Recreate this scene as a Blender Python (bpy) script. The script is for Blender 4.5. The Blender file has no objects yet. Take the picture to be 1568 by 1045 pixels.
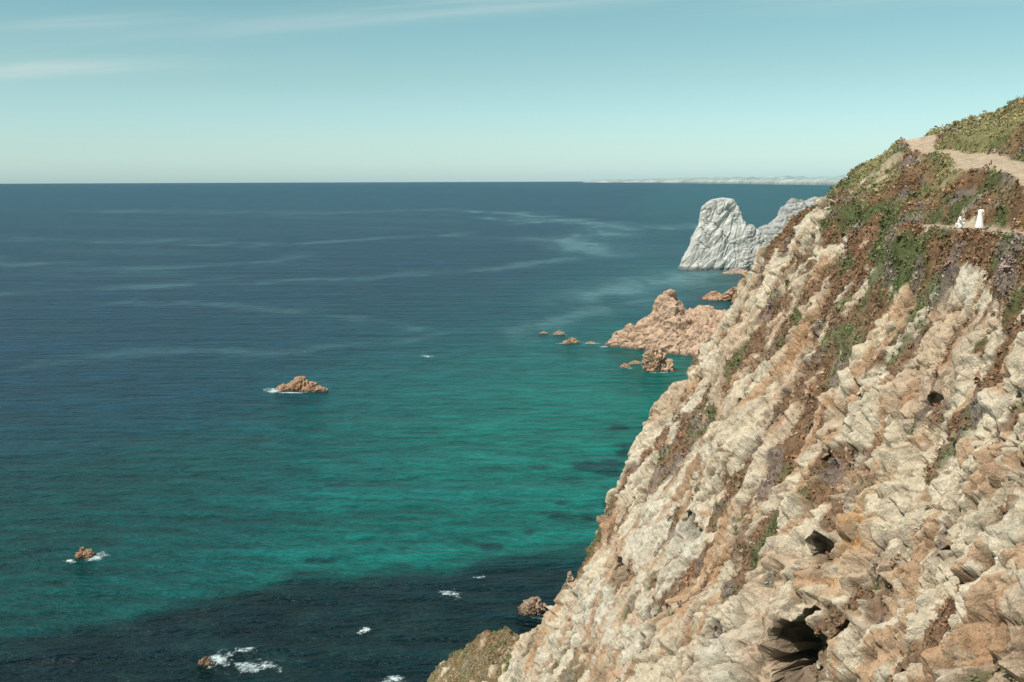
import bpy, math, numpy as np
from mathutils import Vector, Matrix
rng=np.random.default_rng(7)
sc=bpy.context.scene
sc.view_settings.view_transform='Standard'; sc.view_settings.look='None'; sc.view_settings.exposure=0

# ---------------------------------------------------------------- noise
def _h(ix,iy,iz,seed):
    with np.errstate(over='ignore'):
        h=ix.astype(np.int64).astype(np.uint32)*np.uint32(374761393)
        h=h+iy.astype(np.int64).astype(np.uint32)*np.uint32(668265263)
        h=h+iz.astype(np.int64).astype(np.uint32)*np.uint32(2246822519)
        h=h+np.uint32((seed*3266489917)&0xffffffff)
        h^=h>>np.uint32(15); h*=np.uint32(2246822519); h^=h>>np.uint32(13); h*=np.uint32(3266489917); h^=h>>np.uint32(16)
    return h.astype(np.float32)*np.float32(1/4294967295.)
def vn(x,y,z,seed=0):
    x,y,z=np.broadcast_arrays(np.asarray(x,np.float32),np.asarray(y,np.float32),np.asarray(z,np.float32))
    xi=np.floor(x);yi=np.floor(y);zi=np.floor(z)
    fx=x-xi;fy=y-yi;fz=z-zi
    fx=fx*fx*(3-2*fx);fy=fy*fy*(3-2*fy);fz=fz*fz*(3-2*fz)
    def c(a,b,d): return _h(xi+a,yi+b,zi+d,seed)
    a=c(0,0,0)*(1-fx)+c(1,0,0)*fx
    b=c(0,1,0)*(1-fx)+c(1,1,0)*fx
    e=a*(1-fy)+b*fy
    if not fz.any(): return e
    a=c(0,0,1)*(1-fx)+c(1,0,1)*fx
    b=c(0,1,1)*(1-fx)+c(1,1,1)*fx
    return e*(1-fz)+(a*(1-fy)+b*fy)*fz
def fbm(x,y,z,o=4,seed=0,g=.5):
    s=0;a=1;t=0
    x=np.asarray(x);y=np.asarray(y);z=np.asarray(z)
    for i in range(o):
        s=s+a*vn(x*2**i+i*7.3,y*2**i+i*3.1,z*2**i,seed+i);t+=a;a*=g
    return s/t
def chips(u,v,seed,rnd=.9,kx=1.,ky=1.):
    """continuous faceted relief: upper envelope of randomly turned pyramids"""
    u=np.asarray(u,np.float32);v=np.asarray(v,np.float32)
    ui=np.floor(u);vi=np.floor(v);z=np.zeros_like(ui)
    b1=np.full(u.shape,-9.,np.float32);b2=b1.copy();idr=np.zeros_like(b1)
    for a in (-1,0,1):
        for b in (-1,0,1):
            cu=ui+a;cv=vi+b
            du=(u-cu-_h(cu,cv,z,seed))*kx;dv=(v-cv-_h(cu,cv,z+1,seed))*ky
            r=_h(cu,cv,z+2,seed);ph=_h(cu,cv,z+3,seed)*6.283;q=_h(cu,cv,z+4,seed)
            c=np.cos(ph);s=np.sin(ph)
            p=c*du+s*dv;t=c*dv-s*du
            dist=np.maximum(np.maximum(p*(.5+q*1.3),-p*(1.9-q*1.3)*.8),np.maximum(t*(.7+.8*r),-t*(1.6-.9*r)))
            val=r*rnd-dist
            n=val>b1
            b2=np.where(n,b1,np.maximum(b2,val));idr=np.where(n,r,idr);b1=np.maximum(b1,val)
    return b1-b1.mean(),b1-b2,_h(np.round(idr*9999),z,z,seed+77)
def saw(t,k=.82):
    f=t-np.floor(t);return np.where(f<k,f/k,(1-f)/(1-k))-.5
def ss(a,b,x):
    t=np.clip((x-a)/(b-a),0,1);return t*t*(3-2*t)
def mix(a,b,t):
    a=np.asarray(a,np.float32);b=np.asarray(b,np.float32)
    return a+(b-a)*np.asarray(t)[...,None]

# ---------------------------------------------------------------- mesh helpers
def raw_mesh(name,V,F,col=None,mat=None,smooth=False):
    me=bpy.data.meshes.new(name)
    V=np.ascontiguousarray(V,np.float32).reshape(-1,3);F=np.ascontiguousarray(F,np.int32)
    k=F.shape[1]
    me.vertices.add(len(V));me.vertices.foreach_set('co',V.ravel())
    me.loops.add(F.size);me.loops.foreach_set('vertex_index',F.ravel())
    me.polygons.add(len(F));me.polygons.foreach_set('loop_start',np.arange(len(F),dtype=np.int32)*k)
    me.update(calc_edges=True)
    if col is not None:
        a=me.color_attributes.new('Col','FLOAT_COLOR','POINT')
        c=np.ones((len(V),4),np.float32);cc=np.asarray(col,np.float32).reshape(len(V),-1);c[:,:cc.shape[1]]=cc
        a.data.foreach_set('color',c.ravel())
    me.polygons.foreach_set('use_smooth',np.full(len(F),smooth))
    ob=bpy.data.objects.new(name,me);sc.collection.objects.link(ob)
    if mat: me.materials.append(mat)
    return ob
def grid_faces(nr,nc,wrap=False):
    i=np.arange(nr-1)[:,None];j=np.arange(nc if wrap else nc-1)[None,:]
    j2=(j+1)%nc
    a=i*nc+j;b=i*nc+j2;c=(i+1)*nc+j2;d=(i+1)*nc+j
    return np.stack([a,b,c,d],-1).reshape(-1,4)
def grid_normals(P):
    dr=np.gradient(P,axis=0);dc=np.gradient(P,axis=1)
    n=np.cross(dc,dr);n/=np.linalg.norm(n,axis=-1,keepdims=True)+1e-9
    return n

# ---------------------------------------------------------------- materials
def newmat(name):
    m=bpy.data.materials.new(name);m.use_nodes=True
    return m,m.node_tree.nodes,m.node_tree.links,m.node_tree.nodes['Principled BSDF']
def rock_mat(name,fine=1.0,bump=.5,spec=.12,contrast=1.):
    m,N,L,B=newmat(name)
    at=N.new('ShaderNodeAttribute');at.attribute_name='Col'
    tc=N.new('ShaderNodeTexCoord')
    n1=N.new('ShaderNodeTexNoise');n1.inputs['Scale'].default_value=1.6*fine;n1.inputs['Detail'].default_value=7;n1.inputs['Roughness'].default_value=.7
    n2=N.new('ShaderNodeTexNoise');n2.inputs['Scale'].default_value=8*fine;n2.inputs['Detail'].default_value=4;n2.inputs['Roughness'].default_value=.7
    L.new(tc.outputs['Object'],n1.inputs['Vector']);L.new(tc.outputs['Object'],n2.inputs['Vector'])
    r=N.new('ShaderNodeMapRange');r.inputs['From Min'].default_value=.32;r.inputs['From Max'].default_value=.68;r.inputs['To Min'].default_value=1-.27*contrast;r.inputs['To Max'].default_value=1+.2*contrast
    L.new(n1.outputs['Fac'],r.inputs['Value'])
    r2=N.new('ShaderNodeMapRange');r2.inputs['From Min'].default_value=.3;r2.inputs['From Max'].default_value=.7;r2.inputs['To Min'].default_value=1-.22*contrast;r2.inputs['To Max'].default_value=1+.18*contrast
    L.new(n2.outputs['Fac'],r2.inputs['Value'])
    mu=N.new('ShaderNodeMath');mu.operation='MULTIPLY';L.new(r.outputs[0],mu.inputs[0]);L.new(r2.outputs[0],mu.inputs[1])
    vm=N.new('ShaderNodeVectorMath');vm.operation='SCALE';L.new(at.outputs['Color'],vm.inputs[0]);L.new(mu.outputs[0],vm.inputs['Scale'])
    L.new(vm.outputs[0],B.inputs['Base Color'])
    s2=N.new('ShaderNodeMath');s2.operation='MULTIPLY_ADD';s2.inputs[1].default_value=.4;L.new(n2.outputs['Fac'],s2.inputs[0]);L.new(n1.outputs['Fac'],s2.inputs[2])
    bp=N.new('ShaderNodeBump');bp.inputs['Strength'].default_value=bump;bp.inputs['Distance'].default_value=.35/fine
    L.new(s2.outputs[0],bp.inputs['Height']);L.new(bp.outputs[0],B.inputs['Normal'])
    B.inputs['Roughness'].default_value=.92;B.inputs['Specular IOR Level'].default_value=spec
    return m
M_cliff=rock_mat('cliff_rock_and_scrub',1,.85)
M_far=rock_mat('far_rock',.12,.5)
M_mid=rock_mat('sea_rock',.35,.7)
def plain(name,c,rough=.8,var=.15):
    m,N,L,B=newmat(name)
    n=N.new('ShaderNodeTexNoise');n.inputs['Scale'].default_value=30
    cr=N.new('ShaderNodeValToRGB');cr.color_ramp.elements[0].color=(*[k*(1-var) for k in c],1);cr.color_ramp.elements[1].color=(*[min(1,k*(1+var)) for k in c],1)
    L.new(n.outputs['Fac'],cr.inputs['Fac']);L.new(cr.outputs[0],B.inputs['Base Color']);B.inputs['Roughness'].default_value=rough
    return m

# ---------------------------------------------------------------- main cliff
xs=np.concatenate([np.linspace(-27,36,1120,endpoint=False),np.linspace(36,62,230,endpoint=False),np.linspace(62,260,50)]).astype(np.float32)
ys=np.concatenate([np.linspace(-30,30,40,endpoint=False),np.exp(np.linspace(math.log(30),math.log(180),1060,endpoint=False)),np.linspace(180,330,50)]).astype(np.float32)
Y,X=np.meshgrid(ys,xs,indexing='ij');O=np.zeros_like(X)
def Hprof(x):
    return np.where(x<33.5,35.8+1.8*x,np.interp(x,[33.5,34.4,39,44,50.8,58,75,120,260],[96.1,97.3,101.2,104.9,106.5,109.1,111.0,113,118]))
ridge=np.interp(xs,[-27,-20,-13,-6,-1.4,3,5.5,8,21,34,44,52,60,75,120,260],[180,180,173,157,144,127,119,117,121,117,118,119,121,133,212,470]).astype(np.float32)
ridge=ridge[None,:]+(fbm(X/9,O,O,3,11)-.5)*7*(X<60)
Z=Hprof(X+1.8*ss(38,31,X)*ss(3,16,X)*ss(88,110,Y)+.5*ss(36,30,X)*ss(5,25,X)*ss(112,90,Y))
xp=np.interp(ys,[20,60,72,84,92,101,110,118,125],[35.5,36.6,37.6,39.6,40.3,41.6,44.3,46.5,48])[:,None]+(vn(ys/4,ys*0,ys*0,5)[:,None]-.5)*.8
xl=np.interp(ys,[56,62,66,72,80,86],[35.3,34.4,33.9,33.4,32.9,32.2])[:,None]
zp=Hprof(xp)
pw=.8+vn(Y/5,O,O,9)*1.1+1.3*np.exp(-((Y-85)/4)**2)+.9*np.exp(-((Y-112)/5)**2)
pm=1-ss(pw*.8,pw*1.5,np.abs(X-xp))
Z=Z*(1-pm)+(zp-.15+.2*(X-xp))*pm
lx=X-xl
lm=np.where(lx>0,1-ss(1.0,2.2,lx),1-ss(1.0,3.6,-lx))*ss(55,60,Y)*(1-ss(81,84,Y))
Z=Z*(1-lm)+(96.45+.06*lx)*lm
d=Y-ridge
Z=Z-1.9*(np.sqrt(d*d+6)+d)/2
Z=np.maximum(Z,-14)
P=np.stack([X,Y,Z],-1)
n=grid_normals(P)
S=np.where(X<34,X*2.06,70+(X-34)*1.2)
wu=(fbm(Y/6,S/6,O,3,21)-.5);wv=(fbm(Y/6,S/6+50,O,3,31)-.5)
vegn=fbm(Y/7,S/9,O,4,41)
vegf=fbm(Y/1.6,S/2.2,O,4,45)
vegx=fbm(Y/.6,S/.8,O,3,47)
r2=fbm(Y/4.2+S*.03,S/19,O,3,65);val=np.abs(2*r2-1)
veg=ss(.0,.10,(Z-92.8)/11+(vegn-.5)*1.7+(vegf-.5)*.8+(vegx-.5)*.35)
tongue=fbm(Y/2.6+S*.08,S/14,O,4,51)
patch=ss(.60,.65,tongue*.64+val*.24+vegf*.33+(vegx-.5)*.1+.12*ss(40,95,Z)-.058)*(X<34)
patch2=ss(.645,.68,fbm(Y/1.3,S/3.6,O,4,57)*.9+tongue*.12-.01)*(X<34)
foot=ss(118,126,Y+(vegn-.5)*20)*(X<6)*ss(.36,.46,vegf*.6+vegn*.4)
veg=np.clip(np.maximum(np.maximum(veg,np.maximum(patch*.9,patch2*.8)),foot),0,1)
path=np.maximum(pm,lm*(lx>-1.6))
pathc=np.maximum(1-ss(pw*.55,pw*.95,np.abs(X-xp)+(vegf-.5)*1.2),(1-ss(.7,1.3,np.abs(lx-.1)+(vegf-.5)*1.3))*ss(57,61,Y)*(1-ss(79,82,Y)))
bare=ss(.64,.70,fbm(Y/5,X/3,O,3,77))*(X>36)
pathc=np.clip(np.maximum(pathc,bare*.7),0,1)
rockw=(1-veg*.8)*(1-path)*(1-ss(34,38,X)*.85)
# relief
fade=(1-ss(25,31,X)*ss(50,60,Y)*(1-ss(86,95,Y))*.7)
rough=.6+.45*np.clip(ss(90,58,Y)+ss(.5,.68,fbm(Y/10,S/14,O,3,66))*.8,0,1)
r1=fbm(Y/16+wu*.6,S/46,O,3,61);big=(1-np.abs(2*r1-1)*1.6);big=big-big[:, :900].mean()
rib=1-val*2;rib=rib-rib[:, :900].mean()
f1,e1,i1=chips(Y/7.0+wu*.5,S/12+wv*.4,1,.6)
f2,e2,i2=chips(Y/2.7+wu*.6+.1*S/4,S/5.6+wv*.5,2,.85)
f3,e3,i3=chips(Y/1.1+wu*.9+.12*S,S/2.1+wv*.8,3,.95)
f4,e4,i4=chips(Y/.5+wu*1.5-.1*S,S/.8+wv*1.5,4,1.)
sharp=.6+.7*ss(.35,.65,fbm(Y/9,S/12,O,3,67))
jn=fbm(Y/3.5,S/4,O,3,68);jm=ss(.46,.66,fbm(Y/6,S/7,O+0,3,69))
led=saw(-S/3.4+Y*.10+jn*2.2)*(.12+jm)*.75
led2=saw(-S/.95+Y*.35+jn*3+wu*2)*(.3+1-jm)*.17
ver=saw(-Y/2.6+S*.04+jn*2.0+wv*2)*(.2+ss(.45,.65,vegn))*.6
D=big*1.8*fade*(1-ss(34,37,X))+rockw*fade*(rib*1.15+f1*1.5+f2*.95*sharp*rough+f3*.66*sharp*rough+(led+ver)*rough)+rockw*(f4*.28+led2)*rough
D-=rockw*(.6*np.exp(-e2/.03)+.28*np.exp(-e3/.045)+.10*np.exp(-e4/.06))*(.6+.4*rough)
D+=rockw*((fbm(Y/.5,S/.7,O,3,71,.65)-.5)*.36+(fbm(Y/.4+S*.02,S/5,O,3,73,.6)-.5)*.34)
D+=(veg*(1-path))*((fbm(Y/2.2,S/2.2,O,5,81,.6)-.5)*1.6)+ss(34,37,X)*(1-path)*(fbm(Y/6,X/6,O,4,83)-.5)*1.6
D*=(1-lm*(lx>-1.3))
hol=O.copy()
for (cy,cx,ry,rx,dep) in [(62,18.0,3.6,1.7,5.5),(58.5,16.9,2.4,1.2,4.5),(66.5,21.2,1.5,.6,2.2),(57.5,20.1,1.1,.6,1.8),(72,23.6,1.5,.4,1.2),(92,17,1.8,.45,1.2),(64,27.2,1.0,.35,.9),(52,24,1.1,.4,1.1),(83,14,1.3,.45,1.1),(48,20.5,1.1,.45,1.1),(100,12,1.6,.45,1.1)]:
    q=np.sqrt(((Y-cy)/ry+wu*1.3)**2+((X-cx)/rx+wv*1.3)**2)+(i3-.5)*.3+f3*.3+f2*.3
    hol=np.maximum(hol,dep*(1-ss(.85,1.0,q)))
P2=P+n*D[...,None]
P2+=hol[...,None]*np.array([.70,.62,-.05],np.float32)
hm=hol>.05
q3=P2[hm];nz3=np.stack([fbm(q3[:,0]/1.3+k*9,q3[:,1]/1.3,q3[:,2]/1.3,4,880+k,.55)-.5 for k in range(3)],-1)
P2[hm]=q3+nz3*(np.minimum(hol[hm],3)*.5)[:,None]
# colours
cn=fbm(Y/11,S/13,O,4,91)
bl=(i2*.45+i3*.35+i1*.2)
cream=np.array([.67,.565,.425]);grey=np.array([.60,.55,.46]);pink=np.array([.57,.42,.31]);tan=np.array([.49,.345,.225])
C=mix(cream,grey,np.clip(ss(.44,.66,cn)*.7+(i2-.5)*.4,0,1))
C=C+(mix(pink,tan,bl)-C)*(np.clip(ss(.48,.66,fbm(Y/8,S/5,O+0,4,95)+.12*ss(78,50,Y)+(i1-.5)*.14+(i2-.5)*.05),0,1)*.8)[...,None]
C=C*(.88+.22*bl)[...,None]
st=ss(.568,.645,fbm(Y/1.1,S/6,O,4,101)+(.3-e2)*.10+(vegx-.5)*.08)
C=C+(np.array([.42,.21,.095])-C)*(st*.62)[...,None]
lich=ss(.60,.66,fbm(Y/1.7,S/3.2,O+0,5,105,.6))
C=C+(np.array([.44,.40,.31])-C)*(lich*.45)[...,None]
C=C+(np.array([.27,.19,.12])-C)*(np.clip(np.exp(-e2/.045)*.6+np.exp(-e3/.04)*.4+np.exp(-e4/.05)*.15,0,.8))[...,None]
org=np.exp(-(((Y-62)/1.5)**2+((X-22.3)/1.8)**2))*ss(.40,.52,vegf)
C=C+(np.array([.52,.25,.08])-C)*np.clip(org*1.4,0,.95)[...,None]
vg=fbm(Y/2.5,S/3,O,4,111);vf=fbm(Y/.5,S/.5,O,3,113)
green=np.array([.10,.112,.047]);brown=np.array([.185,.108,.062]);olive=np.array([.235,.215,.10]);heather=np.array([.20,.155,.135])
VC=mix(green,brown,ss(.44,.60,vg+.12*ss(98,80,Z)))
VC=VC+(heather-VC)*(ss(.58,.66,fbm(Y/2,S/2.4,O+0,4,119))*.8)[...,None]
VC=VC+(olive-VC)*(ss(.4,.6,fbm(Y/5,X/5,O,3,117))*.85*ss(96,102,Z)+.35*ss(60,40,Z))[...,None].clip(0,1)
VC=VC*(.65+.8*vf)[...,None]
C=C+(VC-C)*veg[...,None]
sand=np.array([.54,.42,.30])
C=C+(sand*(.85+.3*vf)[...,None]-C)*pathc[...,None]
wet=ss(5,1,Z+ (vegn-.5)*3)
C=C*(1-.75*wet)[...,None]
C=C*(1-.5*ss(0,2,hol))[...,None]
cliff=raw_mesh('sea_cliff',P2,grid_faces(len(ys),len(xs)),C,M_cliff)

# ---------------------------------------------------------------- scrub tufts on the cliff
dx=np.gradient(xs);dy=np.gradient(ys)
W=(veg>.45)*(veg)*(1-np.clip(pathc*1.5,0,1))*dx[None,:]*dy[:,None]*np.where(X<33,2.0,1.2)*(Y>30)*(Y<175)*(X<70)*(Z>10)*(d<5)
W=np.clip(W,0,None).ravel().astype(np.float64);W/=W.sum()
NT=50000
idx=rng.choice(W.size,NT,p=W)
base=P2.reshape(-1,3)[idx]+rng.normal(0,.04,(NT,3));nn=n.reshape(-1,3)[idx]
nn=nn*.5+np.array([0,0,.7]);nn/=np.linalg.norm(nn,axis=1,keepdims=True)
LPT=9
size=rng.uniform(.10,.30,NT)*np.where(rng.random(NT)<.05,1.9,1)
dirs=rng.normal(0,1,(NT,LPT,3));dirs+=nn[:,None,:]*1.1;dirs/=np.linalg.norm(dirs,axis=-1,keepdims=True)
cen=base[:,None,:]+dirs*(size[:,None,None]*rng.uniform(.3,1,(NT,LPT,1)))
t1=rng.normal(0,1,(NT,LPT,3));t1/=np.linalg.norm(t1,axis=-1,keepdims=True)
t2=np.cross(t1,dirs);t2/=np.linalg.norm(t2,axis=-1,keepdims=True)+1e-6
ls=(size[:,None,None]*rng.uniform(.25,.5,(NT,LPT,1)))
V=np.stack([cen-t1*ls,cen+t1*ls,cen+t2*ls*1.2+dirs*ls*.6],2)
tc_=VC.reshape(-1,3)[idx]
colt=np.repeat((tc_[:,None,:]*rng.uniform(.75,1.9,(NT,LPT,1))),3,axis=1).reshape(NT,LPT,3,3)
hue=rng.random(NT)
colt=np.where((hue<.02)[:,None,None,None],np.array([.5,.48,.38]),colt)
colt=np.where(((hue>.04)&(hue<.13))[:,None,None,None],colt*np.array([1.4,.95,.8])+.02,colt)
colt=np.where(((hue>.14)&(hue<.24))[:,None,None,None],colt*.5+np.array([.12,.11,.07]),colt)
scr=raw_mesh('coastal_scrub',V.reshape(-1,3),np.arange(NT*LPT*3).reshape(-1,3),colt.reshape(-1,3),None)
m,N,L,B=newmat('scrub_foliage')
at=N.new('ShaderNodeAttribute');at.attribute_name='Col';L.new(at.outputs['Color'],B.inputs['Base Color']);B.inputs['Roughness'].default_value=.8;B.inputs['Specular IOR Level'].default_value=.2
scr.data.materials.append(m)

# ---------------------------------------------------------------- coast behind (cliffs continuing north)
ys2=np.linspace(185,1900,420).astype(np.float32);us=np.concatenate([np.linspace(-12,110,130,endpoint=False),np.linspace(110,1500,40)]).astype(np.float32)
Y2,U2=np.meshgrid(ys2,us,indexing='ij')
xc=.25*Y2+22+np.clip(Y2-650,0,None)*.055+(fbm(Y2/90,Y2*0,Y2*0,4,201)-.5)*50
X2=xc+U2
Z2=np.interp(U2,[-12,0,18,60,110,300,1500],[-10,0,30,64,72,82,90])*(.85+.25*fbm(X2/120,Y2/120,Y2*0,3,203))
Pq=np.stack([X2,Y2,Z2],-1);nq=grid_normals(Pq)
g1,h1,j1=chips(Y2/34,U2/30,205,.8);g2,h2,j2=chips(Y2/11,U2/10,206,.8)
Pq+=nq*(g1*14+g2*5)[...,None]
Cq=mix([.46,.42,.35],[.38,.30,.23],j1)*(.85+.3*j2)[...,None]
Cq=Cq+(np.array([.15,.15,.09])-Cq)*(ss(55,75,Z2))[...,None]
raw_mesh('coastal_hills',Pq,grid_faces(len(ys2),len(us)),Cq,M_far)

# ---------------------------------------------------------------- headlands
def headland(name,xk,zk,yf,yb,res,cA,cB,seed,fs,amp,mat,power=.75,vegz=None,sharpk=1.):
    x=np.arange(xk[0],xk[-1],res).astype(np.float32);t=np.linspace(0,1,int((yb[1]-yf[1])/res)).astype(np.float32)
    x,t=np.meshgrid(x,t)
    f=np.interp(x,xk,np.interp(xk,[xk[0],xk[-1]],yf) if len(yf)==2 else yf);b=np.interp(x,[xk[0],xk[-1]],yb)
    y=f+(b-f)*t
    c=np.interp(x+(fbm(x/fs,y/fs,x*0,3,seed)-.5)*fs*.5,xk,zk)
    sh=(1-np.abs(2*t-1)**1.6)
    z=c*sh**power-3*(1-sh)
    p=np.stack([x,y,z],-1);nm=grid_normals(p)
    a,ea,ia=chips((x+z*.2)/fs,(y+z*.6)/fs,seed,.7);b_,eb,ib=chips(x/fs*2.3+y*.05,(y+z)/fs*1.9,seed+1,.9);c_,ec,ic=chips(x/fs*6,(y+z)/fs*5,seed+2,1.)
    l=saw((z*1.2+x*.35)/fs*2.2+a*.6)
    p+=nm*((a*amp+b_*amp*.6*sharpk+c_*amp*.28*sharpk+l*amp*.15-np.exp(-eb/.05)*amp*.25)*ss(-3,3,z))[...,None]
    col=mix(cA,cB,ia*.5+ib*.5)*(.84+.3*ic)[...,None]
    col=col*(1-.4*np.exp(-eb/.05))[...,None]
    col=col*(1-.6*ss(2.2,.5,p[...,2]))[...,None]
    if vegz is not None: col=col+(np.array([.2,.19,.12])-col)*(ss(vegz,vegz+12,z+(ib-.5)*15)*.6)[...,None]
    return raw_mesh(name,p,grid_faces(*x.shape),col,mat)
headland('rocky_headland',[57,60,65,75,83,89,96,101,107,115,122,135,150,190],[0,3,8,11,18,26,35,28,24,25,23,20,22,25],
   [600,598,594,586,578,572,566,563,560,554,550,545,540,535],[612,670],.5,[.60,.425,.315],[.47,.32,.22],301,11,4.2,M_mid,.8,None,1.)
headland('grey_headland',[396,400,405,416,424,432,440,452,470,541,640],[0,12,22,27,35,43,57,68,70,74,80],[1590,1530],[1650,1760],1.8,[.45,.45,.43],[.35,.35,.33],311,26,8,M_far,.6,66,1.)

# ---------------------------------------------------------------- lofted rocks
def loft(name,lev,yc,seed,fs,amp,cA,cB,mat,na=220,nz=150,wetz=2.0,depth=.5,lean=.5):
    lev=np.array(lev,float)
    z=np.linspace(lev[0,0],lev[-1,0],nz);a=np.linspace(0,2*np.pi,na,endpoint=False)
    xl_=np.interp(z,lev[:,0],lev[:,1]);xr_=np.interp(z,lev[:,0],lev[:,2])
    z=np.concatenate([z,[z[-1]+.02*z[-1]]]);xm=(xl_[-1]+xr_[-1])/2
    xl_=np.append(xl_,xm-.01);xr_=np.append(xr_,xm+.01)
    cx=(xl_+xr_)/2;rx=(xr_-xl_)/2
    ca=np.cos(a)[None];sa=np.sin(a)[None]
    q=(np.abs(ca)**2.6+np.abs(sa)**2.6)**(-1/2.6)
    x=cx[:,None]+rx[:,None]*ca*q;y=yc+rx[:,None]*depth*sa*q*1.1;zz=np.repeat(z[:,None],na,1)
    p=np.stack([x,y,zz],-1).astype(np.float32)
    nm=np.stack([ca*np.ones_like(x),sa*np.ones_like(x),np.full_like(x,.35)],-1);nm/=np.linalg.norm(nm,axis=-1,keepdims=True)
    X_,Y_,Z_=p[...,0],p[...,1],p[...,2]
    w=(fbm(X_/fs,Y_/fs,Z_/fs,3,seed+9)-.5)*.8
    u0=X_+.6*Y_
    u1=u0/fs+w;v1=(Z_-lean*X_+.3*Y_)/fs*.6+w
    A,ea,ia=chips(u1,v1,seed,.7);B_,eb,ib=chips(u1*2.6,v1*2.6,seed+1,.9);C_,ec,ic=chips(u1*6,v1*5.5,seed+2,1.)
    tf=(1-.6*ss(z[-1]*.85,z[-1],Z_))
    p+=nm*(tf*(A*amp+B_*amp*.55+C_*amp*.28-np.exp(-eb/.05)*amp*.3+saw((Z_-lean*X_)/fs*2.2+A)*amp*.22+(fbm(X_/fs*3,Y_/fs*3,Z_/fs*3,3,seed+5)-.5)*amp*.4))[...,None]
    col=mix(cA,cB,np.clip(ia*.5+ib*.5,0,1))*(.86+.28*ic)[...,None]
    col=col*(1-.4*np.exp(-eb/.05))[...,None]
    col=col*(1-.65*ss(wetz,wetz*.4,p[...,2]))[...,None]
    return raw_mesh(name,p,grid_faces(len(z),na,True),col,mat)
loft('sea_stack',[(-4,190,290),(0,191,289),(5,194,288),(15,197,285),(26,202,280),(37,205,274),(46,208,268),(50,210,263),(63,213,259),(70,216,257),(75,220,254),(78.5,226,250)],1135,401,28,4.6,[.61,.60,.56],[.48,.47,.435],M_far,360,280,5,.42,.8)  # light greys carry the distance haze in the base colour
loft('stack_pinnacle',[(-4,250,294),(0,252,292),(20,257,288),(35,260,283),(44,262,277),(50,265,271)],1122,421,12,3.4,[.56,.55,.51],[.45,.44,.41],M_far,160,120,5,.5)
OR=([.52,.325,.21],[.38,.24,.155])
def islet(name,x,y,w,h,seed,cols=OR,skew=0.,dep=.5):
    hw=w/2
    return loft(name,[(-1.5,x-hw*1.1,x+hw*1.1),(0,x-hw,x+hw),(h*.3,x-hw*.8+skew*.2,x+hw*.82+skew*.2),(h*.6,x-hw*.5+skew*.6,x+hw*.5+skew*.6),(h*.85,x-hw*.27+skew,x+hw*.2+skew),(h,x-hw*.1+skew,x+hw*.06+skew)],y,seed,max(w*.3,1.3),min(w,h*2)*.18,cols[0],cols[1],M_mid,140,90,min(1.0,h*.2),dep)
islet('sea_rock',-104,476,20,6.2,501,skew=2,dep=.45)
islet('sea_rock',-96,472,13,4.2,503,dep=.5)
islet('sea_rock',-111,474,9,3.0,504,dep=.5)
islet('sea_rock',-116,257,5.2,2.6,511,dep=.7)
islet('sea_rock',77,521,17,14,521,skew=-1,dep=.6,cols=([.58,.39,.27],[.46,.31,.21]))
islet('sea_rock',37,613,11,3.4,531)
islet('sea_rock',21,652,6,1.6,533)
islet('sea_rock',31,650,9,2.2,535)
islet('sea_rock',49,611,7,1.2,537)
islet('sea_rock',61,530,6,2.4,539)
islet('sea_rock',68,540,8,2.0,538)
islet('sea_rock',172,838,26,7,541)
islet('sea_rock',186,830,20,12,543)
islet('sea_rock',243,1075,34,6,545,cols=([.45,.34,.27],[.36,.28,.22]))
islet('sea_rock',-64.5,196,3.6,1.6,551,cols=([.3,.2,.13],[.2,.14,.1]))
islet('sea_rock',4.8,221,7.4,3.6,561,cols=([.42,.30,.215],[.29,.205,.145]),dep=.7,skew=1)
islet('sea_rock',14,228,5.6,7,563,cols=([.42,.31,.23],[.3,.22,.16]),dep=.8)
islet('sea_rock',19,232,5,6,565,cols=([.36,.26,.19],[.26,.19,.14]),dep=.8)
islet('sea_rock',6,206,6,3,567,cols=([.3,.22,.15],[.22,.16,.11]),dep=.8)

# ---------------------------------------------------------------- sea
ang=np.concatenate([np.linspace(-math.pi,-.75,50,endpoint=False),np.linspace(-.75,.75,640,endpoint=False),np.linspace(.75,math.pi,51)]).astype(np.float64)
rad=np.concatenate([np.linspace(1,120,12,endpoint=False),np.exp(np.linspace(math.log(120),math.log(3500),620,endpoint=False)),np.exp(np.linspace(math.log(3500),math.log(90000),70))])
R,A=np.meshgrid(rad,ang,indexing='ij')
x=(R*np.sin(A)).astype(np.float32);y=(R*np.cos(A)).astype(np.float32);o=np.zeros_like(x)
w1=(fbm(x/70,y/90,o,4,601)-.5);w2=(fbm(x/25,y/14,o,4,605)-.5)
off=x-(.16*y-20)+w1*100+w2*25
sh=ss(-215,-10,off)*(1-.80*ss(360,800,y+w1*200-np.clip(off+60,0,80)*.8))
col=mix([.0032,.033,.068],[.0028,.044,.071],ss(-420,-150,off)*(1-ss(500,1500,y)))
col=col+(np.array([.007,.050,.085])-col)*(ss(1200,5000,y)*.8)[...,None]
col=col+(np.array([.003,.132,.110])-col)*(sh)[...,None]
gl=ss(-40,-130,x+w1*40)*ss(480,230,y)
col=col+(np.array([.001,.044,.040])-col)*(gl*.85)[...,None]
cs=np.exp(-((x-205)/80)**2-((y-980)/200)**2)
col=col+(np.array([.03,.125,.135])-col)*(cs*.7)[...,None]
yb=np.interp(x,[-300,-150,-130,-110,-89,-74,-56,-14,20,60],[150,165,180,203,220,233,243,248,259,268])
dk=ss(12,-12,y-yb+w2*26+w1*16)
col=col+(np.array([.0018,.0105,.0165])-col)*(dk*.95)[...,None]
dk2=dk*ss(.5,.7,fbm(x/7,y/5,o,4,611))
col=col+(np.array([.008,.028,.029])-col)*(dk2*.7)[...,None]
sub=0*x
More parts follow.
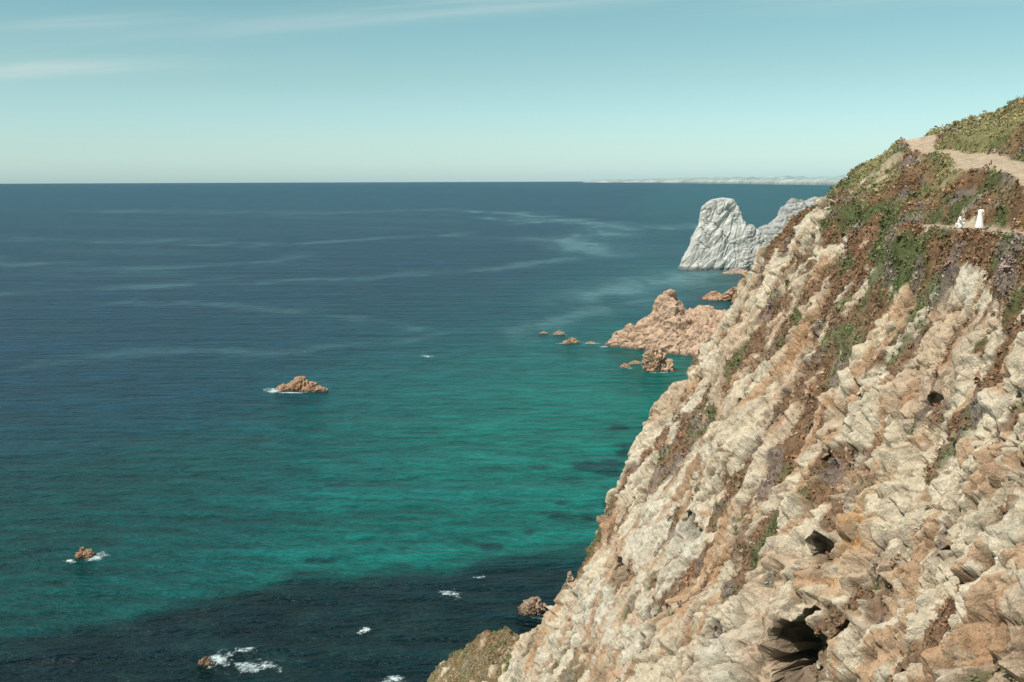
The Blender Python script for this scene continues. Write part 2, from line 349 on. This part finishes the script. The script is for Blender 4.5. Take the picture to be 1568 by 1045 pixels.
for (sx,sy,rx,ry) in [(9.4,338,3.4,3.6),(27,342,4.5,3.5),(34,333,4,5),(38,345,4,4),(15.6,301,2.5,2.4),(23.5,284,3,5),(-51,253,6.5,3.2),(-111,267,8,4),(13,288,2.2,2),(32,302,4,8),(-6,262,4,3),(30,318,4,6),(20,320,2,3),(38,290,6,18),(5,275,2.5,3),(-30,262,3,2),(44,400,5,10),(30,270,8,6),(-130,262,5,3),(-60,320,3,2),(10,250,20,5),(42,360,4,14)]:
    q=np.sqrt(((x-sx)/rx)**2+((y-sy)/ry)**2)+w2*3.2+(fbm(x/5,y/5,o,3,613)-.5)*1.2
    sub=np.maximum(sub,1-ss(.5,1.3,q))
col=col+(np.array([.003,.028,.034])-col)*(sub*.8)[...,None]
def pl(pts,wd):
    best=np.full(x.shape,1e9,np.float32)
    xw=x+w1*60*(y/1500);yw=y+w1*260*(y/1800)
    for (ax,ay,bx,by) in [(*pts[i],*pts[i+1]) for i in range(len(pts)-1)]:
        vx,vy=bx-ax,by-ay;t=np.clip(((xw-ax)*vx+(yw-ay)*vy)/(vx*vx+vy*vy),0,1)
        best=np.minimum(best,np.sqrt((xw-ax-t*vx)**2+((yw-ay-t*vy)/2.5)**2))
    return np.exp(-(best/wd)**2)
stk=np.maximum.reduce([pl([(-140,3300),(30,3100),(90,2650),(230,2300),(190,1950),(80,1700),(130,1450)],50),pl([(-60,2700),(60,2500),(170,2350)],45)*.75,pl([(210,2350),(330,2150),(420,2200)],40)*.9,
   pl([(240,1120),(170,1020),(110,930),(60,880)],26)*.9,pl([(-60,700),(-150,760),(-330,830)],8)*.3,pl([(-500,900),(-250,1000),(-20,1150),(90,1300)],14)*.45,pl([(-900,1800),(-400,1600),(-100,1900)],24)*.45,pl([(0,640),(60,760),(130,840)],14)*.5,
   pl([(-700,1300),(-420,1150),(-300,1250)],15)*.4,pl([(-260,560),(-120,600),(-20,680)],6)*.25,pl([(-1500,3600),(-600,3200),(-200,3600)],55)*.4])
stk*=.35+.9*ss(.35,.65,fbm(x/30,y/110,o,4,621))
band=ss(.55,.72,fbm(x/260+w1*2,y/160+x/500,o,4,641))*ss(350,700,y)*ss(9000,3000,y)
col=col+(np.array([.03,.085,.105])-col)*(band*.3)[...,None]
col=col+(np.array([.11,.225,.245])-col)*(np.clip(stk,0,1)*.65)[...,None]  # pale current streaks, with the water's sheen painted into its colour
col=col*(.78+.44*fbm(x/60,y/22,o,4,631))[...,None]
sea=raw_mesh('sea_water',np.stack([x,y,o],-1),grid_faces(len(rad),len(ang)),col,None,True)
m,N,L,B=newmat('sea_water')
at=N.new('ShaderNodeAttribute');at.attribute_name='Col'
tc=N.new('ShaderNodeTexCoord')
def wav(sx,sy,rot,sc_,det):
    mp=N.new('ShaderNodeMapping');mp.inputs['Scale'].default_value=(sx,sy,1);mp.inputs['Rotation'].default_value=(0,0,rot)
    nz=N.new('ShaderNodeTexNoise');nz.inputs['Scale'].default_value=sc_;nz.inputs['Detail'].default_value=det;nz.inputs['Roughness'].default_value=.6;nz.inputs['Distortion'].default_value=.4
    L.new(tc.outputs['Object'],mp.inputs['Vector']);L.new(mp.outputs[0],nz.inputs['Vector']);return nz
a=wav(.28,1,.24,.20,5);b=wav(.4,1,-.08,.65,3);c=wav(.16,1,.20,.045,3)
def ma(op,p,q):
    k=N.new('ShaderNodeMath');k.operation=op
    for i,v in enumerate((p,q)):
        if isinstance(v,(int,float)): k.inputs[i].default_value=v
        else: L.new(v,k.inputs[i])
    return k.outputs[0]
hgt=ma('ADD',ma('MULTIPLY',a.outputs['Fac'],4.2),ma('ADD',ma('MULTIPLY',b.outputs['Fac'],1.4),ma('MULTIPLY',c.outputs['Fac'],7)))
bp=N.new('ShaderNodeBump');bp.inputs['Strength'].default_value=1.0;bp.inputs['Distance'].default_value=1.0
L.new(hgt,bp.inputs['Height']);L.new(bp.outputs[0],B.inputs['Normal'])
mr=N.new('ShaderNodeMapRange');mr.inputs['From Min'].default_value=.34;mr.inputs['From Max'].default_value=.66;mr.inputs['To Min'].default_value=.28;mr.inputs['To Max'].default_value=1.72
L.new(ma('ADD',ma('MULTIPLY',a.outputs['Fac'],.55),ma('ADD',ma('MULTIPLY',b.outputs['Fac'],.3),ma('MULTIPLY',c.outputs['Fac'],.15))),mr.inputs['Value'])
vm=N.new('ShaderNodeVectorMath');vm.operation='SCALE';L.new(at.outputs['Color'],vm.inputs[0]);L.new(mr.outputs[0],vm.inputs['Scale']);L.new(vm.outputs[0],B.inputs['Base Color'])
B.inputs['Roughness'].default_value=.28;B.inputs['IOR'].default_value=1.33;B.inputs['Specular IOR Level'].default_value=.11
sea.data.materials.append(m)

# ---------------------------------------------------------------- foam
VV=[];FF=[];CC=[];nv=0
for k,(fx,fy,rx,ry,am) in enumerate([(-115,473,5,7,1.1),(-106,467,10,3,.95),(-112.5,256,3.2,3.6,1.1),(-118,253,2.5,2,.9),(-15,231,2.8,2.6,1.),(-33.4,211,1.9,2.2,1.),(-55,194,6,3.4,.95),(-62,197,3,4,1.),(-58,202,3,2,.8),(-24.5,189,3.6,1.8,.9),(-48.7,566,4,4,1.),(49,609,5,3,1.),(33,610,6,3,1.),(30,646,8,4,.9),(62,527,4,2,.9),(-9,241,3,1.5,.7),(8,217,4,2,.8),(78,514,10,2,.7),(240,1064,30,6,.7),(55,597,6,4,.8),(100,560,10,3,.6)]):
    g=np.linspace(-1.5,1.5,60);gx,gy=np.meshgrid(g,g)
    px=fx+gx*rx;py=fy+gy*ry
    ms=am-np.sqrt(gx**2+gy**2)+(fbm(px/2.0/(max(rx,3)/4),py/2.0/(max(ry,3)/4),gx*0,5,700+k,.65)-.5)*2.4
    ms=ms*ss(1.5,1.2,np.maximum(abs(gx),abs(gy)))
    pz=.05+.004*k+np.clip(ms,0,1)*.2
    VV.append(np.stack([px,py,pz],-1).reshape(-1,3));FF.append(grid_faces(60,60)+nv);nv+=3600
    CC.append(np.repeat(np.clip(ms*.42,0,.42).reshape(-1,1),3,1))
foam=raw_mesh('sea_foam',np.concatenate(VV),np.concatenate(FF),np.concatenate(CC),None,True)
m,N,L,B=newmat('foam')
at=N.new('ShaderNodeAttribute');at.attribute_name='Col';tc=N.new('ShaderNodeTexCoord')
nz=N.new('ShaderNodeTexNoise');nz.inputs['Scale'].default_value=1.4;nz.inputs['Detail'].default_value=7;nz.inputs['Roughness'].default_value=.8;nz.inputs['Distortion'].default_value=.8;L.new(tc.outputs['Object'],nz.inputs['Vector'])
k0=N.new('ShaderNodeMath');k0.operation='MULTIPLY_ADD';k0.inputs[1].default_value=1.6;k0.inputs[2].default_value=-.3;L.new(nz.outputs['Fac'],k0.inputs[0])
k1=N.new('ShaderNodeMath');k1.operation='ADD';L.new(at.outputs['Fac'],k1.inputs[0]);L.new(k0.outputs[0],k1.inputs[1])
mr=N.new('ShaderNodeMapRange');mr.inputs['From Min'].default_value=.62;mr.inputs['From Max'].default_value=1.02;L.new(k1.outputs[0],mr.inputs['Value'])
gt=N.new('ShaderNodeMapRange');gt.inputs['From Min'].default_value=0;gt.inputs['From Max'].default_value=.12;L.new(at.outputs['Fac'],gt.inputs['Value'])
k2=N.new('ShaderNodeMath');k2.operation='MULTIPLY';L.new(mr.outputs[0],k2.inputs[0]);L.new(gt.outputs[0],k2.inputs[1])
L.new(k2.outputs[0],B.inputs['Alpha']);B.inputs['Base Color'].default_value=(.62,.73,.74,1);B.inputs['Roughness'].default_value=.8
foam.data.materials.append(m)

# ---------------------------------------------------------------- distant coast
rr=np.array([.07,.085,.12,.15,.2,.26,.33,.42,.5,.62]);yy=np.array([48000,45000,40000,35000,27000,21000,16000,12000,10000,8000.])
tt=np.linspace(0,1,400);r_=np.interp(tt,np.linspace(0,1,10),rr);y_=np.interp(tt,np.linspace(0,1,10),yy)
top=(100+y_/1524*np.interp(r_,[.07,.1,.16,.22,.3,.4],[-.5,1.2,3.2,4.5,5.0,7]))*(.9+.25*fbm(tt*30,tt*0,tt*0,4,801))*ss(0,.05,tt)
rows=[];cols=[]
for f,hh,cc in [(1,0,(.16,.24,.25)),(1.003,.25,(.33,.35,.34)),(1.006,.45,(.44,.43,.39)),(1.02,.55,(.27,.35,.35)),(1.05,.8,(.27,.36,.365)),(1.09,1.0,(.30,.39,.395)),(1.2,.6,(.33,.42,.43))]:  # land and beach colours, with aerial haze mixed into them
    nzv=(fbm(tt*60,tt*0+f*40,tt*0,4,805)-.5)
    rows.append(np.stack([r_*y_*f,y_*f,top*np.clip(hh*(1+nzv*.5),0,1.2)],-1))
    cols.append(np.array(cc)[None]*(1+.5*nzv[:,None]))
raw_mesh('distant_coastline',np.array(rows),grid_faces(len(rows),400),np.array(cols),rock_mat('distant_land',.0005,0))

# ---------------------------------------------------------------- people
SK=plain('skin',(.50,.30,.21),.6);WH=plain('white_cloth',(.80,.79,.76),.9,.04);HR=plain('dark_hair',(.035,.022,.015),.6);SH=plain('shoe_leather',(.2,.13,.09),.6)
def skin(name,V,E,Rr,mat,parent,sub=2):
    me=bpy.data.meshes.new(name);me.from_pydata(V,E,[]);ob=bpy.data.objects.new(name,me);sc.collection.objects.link(ob)
    md=ob.modifiers.new('s','SKIN');md.use_smooth_shade=True
    sv=me.skin_vertices[0].data
    for i,r in enumerate(Rr):
        sv[i].radius=(r,r) if not isinstance(r,tuple) else r
        sv[i].use_root=(i==0)
    s=ob.modifiers.new('d','SUBSURF');s.levels=sub;s.render_levels=sub
    me.materials.append(mat);ob.parent=parent;return ob
def ball(name,V,mat,parent):
    ob=raw_mesh(name,V[0],V[1],None,mat,True);ob.parent=parent;return ob
def head(parent,c,tilt=0.,hair_long=True):
    u=np.linspace(0,np.pi,28);v=np.linspace(0,2*np.pi,36,endpoint=False);u,v=np.meshgrid(u,v,indexing='ij')
    X_=np.sin(u)*np.cos(v);Y_=np.sin(u)*np.sin(v);Z_=np.cos(u)
    jaw=1-.28*ss(0,-1,Z_)
    x_=X_*.075*jaw;y_=Y_*.092*(1-.12*ss(0,-1,Z_));z_=Z_*.115
    fr=ss(.6,1,-Y_)
    y_=y_-fr*.026*np.exp(-((X_)/.14)**2-((Z_+.08)/.2)**2)
    y_=y_-fr*.008*np.exp(-((X_)/.3)**2-((Z_+.48)/.09)**2)
    y_=y_+fr*.010*(np.exp(-((np.abs(X_)-.4)/.15)**2-((Z_-.05)/.12)**2))
    x_=x_+np.sign(X_)*.016*np.exp(-((np.abs(X_)-1)/.12)**2-((Z_)/.22)**2-((Y_-.05)/.25)**2)
    T=Matrix.Rotation(tilt,3,'X');pts=np.stack([x_,y_,z_],-1).reshape(-1,3)@np.array(T).T+np.array(c)
    ball('head',(pts,grid_faces(28,36,True)[:,::-1]),SK,parent)
    q=1.13+.05*vn(X_*6,Y_*6,Z_*3,3)
    hx=X_*.077*q;hy=Y_*.093*q+.014;hz=Z_*.117*q+.01
    front=ss(-.1,-.5,Y_)*ss(.55,.3,Z_)
    hx*=1-.3*front;hy=hy+front*.09;
    if hair_long: hz=hz-ss(0,-.6,Z_)*.13*ss(-.3,.3,Y_)
    pts=np.stack([hx,hy,hz],-1).reshape(-1,3)@np.array(T).T+np.array(c)
    ball('hair',(pts,grid_faces(28,36,True)[:,::-1]),HR,parent)
def hand(parent,w,dirv,side,name):
    dv=Vector(dirv).normalized();sd=Vector(side).normalized();nr=dv.cross(sd)
    V=[Vector(w)-dv*.01,Vector(w)+dv*.04,Vector(w)+dv*.085];E=[(0,1),(1,2)];R_=[.024,(.036,.02),(.038,.018)]
    skin(name+'_palm',[tuple(v) for v in V],E,R_,SK,parent,1)
    for i,(o_,ln) in enumerate([(-.03,.06),(-.01,.075),(.011,.07),(.03,.055)]):
        b0=Vector(w)+dv*.075+sd*o_
        p=[b0,b0+dv*ln*.5+nr*.006,b0+dv*ln*.8+nr*.02,b0+dv*ln+nr*.036]
        skin(name+'_finger_%d'%(i+1),[tuple(v) for v in p],[(0,1),(1,2),(2,3)],[.009,.009,.008,.007],SK,parent,1)
    b0=Vector(w)+dv*.03-sd*.025
    p=[b0,b0+dv*.02-sd*.03,b0+dv*.05-sd*.04+nr*.012]
    skin(name+'_thumb',[tuple(v) for v in p],[(0,1),(1,2)],[.011,.010,.008],SK,parent,1)
def cloth(parent,name,rings,mat=WH,fold=.02):
    nA=48;a=np.linspace(0,2*np.pi,nA,endpoint=False);pts=[]
    for (cx,cy,cz,rx,ry,fl) in rings:
        k=1+fl*fold*np.sin(a*9+cz*4)+fl*fold*.7*np.sin(a*5+1+cz*3)
        pts.append(np.stack([cx+rx*k*np.cos(a),cy+ry*k*np.sin(a),np.full(nA,cz)],-1))
    ob=raw_mesh(name,np.array(pts),grid_faces(len(rings),nA,True),None,mat,True);ob.parent=parent
def empty(name,loc,rz):
    e=bpy.data.objects.new(name,None);sc.collection.objects.link(e);e.location=loc;e.rotation_euler=(0,0,rz);e.empty_display_size=.3;return e
def ground(px,py):
    i=np.argmin(np.abs(ys-py));j=np.argmin(np.abs(xs-px));return float(P2[i,j,2])
gx_,gy_=33.65,72.0
pe=empty('person',(gx_,gy_,ground(gx_,gy_)),math.radians(-25))
V=[(0,0,.95),(0,0,1.12),(0,0,1.3),(0,.0,1.42),(0,-.005,1.50),(.165,0,1.395),(.25,-.03,1.16),(.23,-.2,1.0),(-.165,0,1.395),(-.31,-.06,1.27),(-.17,-.13,1.5),
 (.09,0,.9),(.10,-.02,.5),(.10,.02,.09),(.10,-.12,.035),(-.09,0,.9),(-.10,-.03,.5),(-.11,.02,.09),(-.12,-.12,.035)]
E=[(0,1),(1,2),(2,3),(3,4),(3,5),(5,6),(6,7),(3,8),(8,9),(9,10),(0,11),(11,12),(12,13),(13,14),(0,15),(15,16),(16,17),(17,18)]
Rr=[(.15,.11),(.12,.09),(.145,.10),(.07,.06),.05,.055,.042,.028,.055,.042,.028,.085,.055,.035,.035,.085,.055,.035,.035]
skin('body',V,E,Rr,SK,pe)
head(pe,(0,-.02,1.60),.1)
hand(pe,(.23,-.2,1.0),(-.05,-.6,-.3),(.3,0,.9),'right_hand')
hand(pe,(-.17,-.13,1.5),(.6,0,.7),(0,1,0),'left_hand')
cloth(pe,'dress',[(0,0,.16,.30,.27,1.6),(0,0,.3,.28,.25,1.5),(0,0,.55,.235,.21,1.2),(0,0,.8,.20,.165,.7),(0,0,.95,.185,.145,.3),(0,0,1.1,.145,.12,.1),(0,0,1.25,.165,.13,.1),(0,0,1.36,.185,.115,0),(0,0,1.43,.12,.09,0),(0,0,1.46,.065,.06,0)])
skin('sleeves',[(0,0,1.38),(.165,0,1.39),(.225,-.02,1.24),(-.165,0,1.39),(-.26,-.04,1.31)],[(0,1),(1,2),(0,3),(3,4)],[.08,.075,.07,.075,.07],WH,pe)
gx_,gy_=33.0,73.6
pf=empty('person',(gx_,gy_,ground(gx_,gy_)),math.radians(35))
V=[(0,.18,.38),(0,.13,.55),(0,.05,.74),(0,-.01,.87),(0,-.04,.94),(.17,0,.84),(.22,-.2,.66),(.12,-.38,.60),(-.17,0,.84),(-.23,-.18,.64),(-.10,-.36,.62),
 (.10,.16,.36),(.16,-.24,.48),(.13,.03,.10),(.13,-.12,.04),(-.10,.16,.36),(-.15,-.20,.20),(-.13,.16,.09),(-.13,.22,.05)]
skin('body',V,E,Rr,SK,pf)
skin('trousers',[V[0],V[11],V[12],V[13],V[15],V[16],V[17]],[(0,1),(1,2),(2,3),(0,4),(4,5),(5,6)],[(.17,.13),.10,.075,.055,.10,.075,.055],WH,pf)
skin('shirt',[V[1],V[0],V[2],V[3],V[5],V[6],V[8],V[9]],[(0,1),(0,2),(2,3),(3,4),(4,5),(3,6),(6,7)],[(.15,.12),(.16,.13),(.165,.125),.085,.08,.06,.08,.06],WH,pf)
skin('shoe_left',[V[13],V[14]],[(0,1)],[.05,.045],SH,pf,1);skin('shoe_right',[V[17],V[18]],[(0,1)],[.05,.045],SH,pf,1)
head(pf,(0,-.07,1.04),.35,False)
hand(pf,(.12,-.38,.60),(-.3,-.9,0),(0,0,1),'right_hand');hand(pf,(-.10,-.36,.62),(.3,-.9,0),(0,0,1),'left_hand')

# ---------------------------------------------------------------- light
Sd=Vector((-.46,-.38,.80)).normalized()
sl=bpy.data.lights.new('sun','SUN');sl.energy=5.0;sl.angle=math.radians(.53);sl.color=(1,.935,.835)
so=bpy.data.objects.new('sun',sl);sc.collection.objects.link(so);so.rotation_euler=Sd.to_track_quat('Z','Y').to_euler();so.location=(-100,-100,300)
w=bpy.data.worlds.new('World');sc.world=w;w.use_nodes=True
N=w.node_tree.nodes;L=w.node_tree.links;bg=N['Background']
sky=N.new('ShaderNodeTexSky');sky.sky_type='NISHITA';sky.sun_disc=False;sky.sun_elevation=math.asin(Sd.z);sky.sun_rotation=math.atan2(Sd.x,Sd.y);sky.air_density=1;sky.dust_density=.6;sky.ozone_density=1.5
tc=N.new('ShaderNodeTexCoord');sp=N.new('ShaderNodeSeparateXYZ');L.new(tc.outputs['Generated'],sp.inputs[0])
mr=N.new('ShaderNodeMapRange');mr.inputs['From Min'].default_value=0;mr.inputs['From Max'].default_value=.22;L.new(sp.outputs['Z'],mr.inputs['Value'])
cr=N.new('ShaderNodeValToRGB');el=cr.color_ramp.elements
el[0].color=(.56,.79,.99,1);el[1].color=(.45,.64,.485,1)
for p_,c_ in [(.15,(.535,.695,.775)),(.45,(.51,.64,.575))]:
    q_=el.new(p_);q_.color=(*c_,1)
L.new(mr.outputs[0],cr.inputs[0])
dbl=N.new('ShaderNodeVectorMath');dbl.operation='SCALE';dbl.inputs['Scale'].default_value=2.08;L.new(cr.outputs[0],dbl.inputs[0])
mx=N.new('ShaderNodeMix');mx.data_type='RGBA';mx.blend_type='MULTIPLY';mx.inputs['Factor'].default_value=1
L.new(sky.outputs[0],mx.inputs['A']);L.new(dbl.outputs[0],mx.inputs['B'])
def m2(op,a,b,c=None):
    k=N.new('ShaderNodeMath');k.operation=op
    for i,v in enumerate((a,b,c)):
        if v is None: continue
        if isinstance(v,(int,float)): k.inputs[i].default_value=v
        else: L.new(v,k.inputs[i])
    return k.outputs[0]
U=m2('DIVIDE',sp.outputs['X'],sp.outputs['Y']);Vv=m2('DIVIDE',sp.outputs['Z'],sp.outputs['Y'])
cb=N.new('ShaderNodeCombineXYZ');L.new(m2('MULTIPLY',U,3.0),cb.inputs[0]);L.new(m2('MULTIPLY',m2('MULTIPLY_ADD',U,-.06,Vv),45.),cb.inputs[1])
nz=N.new('ShaderNodeTexNoise');nz.inputs['Scale'].default_value=1.3;nz.inputs['Detail'].default_value=7;nz.inputs['Roughness'].default_value=.55;nz.inputs['Distortion'].default_value=.5;L.new(cb.outputs[0],nz.inputs['Vector'])
tot=None
for (u0,v0,a_,b_,sl_,st_) in [(-.46,.108,.15,.008,.03,.6),(-.42,.153,.09,.006,.05,.45),(-.05,.166,.26,.010,.09,.5),(.35,.172,.3,.014,.0,.3),(-.75,.12,.2,.03,0,.6)]:
    du=m2('DIVIDE',m2('SUBTRACT',U,u0),a_)
    dv=m2('DIVIDE',m2('SUBTRACT',m2('SUBTRACT',Vv,v0),m2('MULTIPLY',m2('SUBTRACT',U,u0),sl_)),b_)
    q=m2('ADD',m2('MULTIPLY',du,du),m2('MULTIPLY',dv,dv))
    e=m2('MULTIPLY',m2('POWER',2.718,m2('MULTIPLY',q,-1.)),st_)
    tot=e if tot is None else m2('ADD',tot,e)
cm=N.new('ShaderNodeMapRange');cm.inputs['From Min'].default_value=.30;cm.inputs['From Max'].default_value=.66;L.new(nz.outputs['Fac'],cm.inputs['Value'])
cl=m2('MULTIPLY',cm.outputs[0],tot)
mc=N.new('ShaderNodeMix');mc.data_type='RGBA';L.new(cl,mc.inputs['Factor']);L.new(mx.outputs['Result'],mc.inputs['A']);mc.inputs['B'].default_value=(6.8,8.2,7.9,1)
L.new(mc.outputs['Result'],bg.inputs[0]);bg.inputs[1].default_value=.09

# ---------------------------------------------------------------- camera
cd=bpy.data.cameras.new('camera');cd.lens=35;cd.sensor_width=36;cd.clip_end=200000;cd.clip_start=.5
co=bpy.data.objects.new('camera',cd);sc.collection.objects.link(co)
co.matrix_world=Matrix.Translation((0,0,100))@Matrix.Rotation(math.radians(90-9.15),4,'X')@Matrix.Rotation(math.radians(-.2),4,'Z')
sc.camera=co
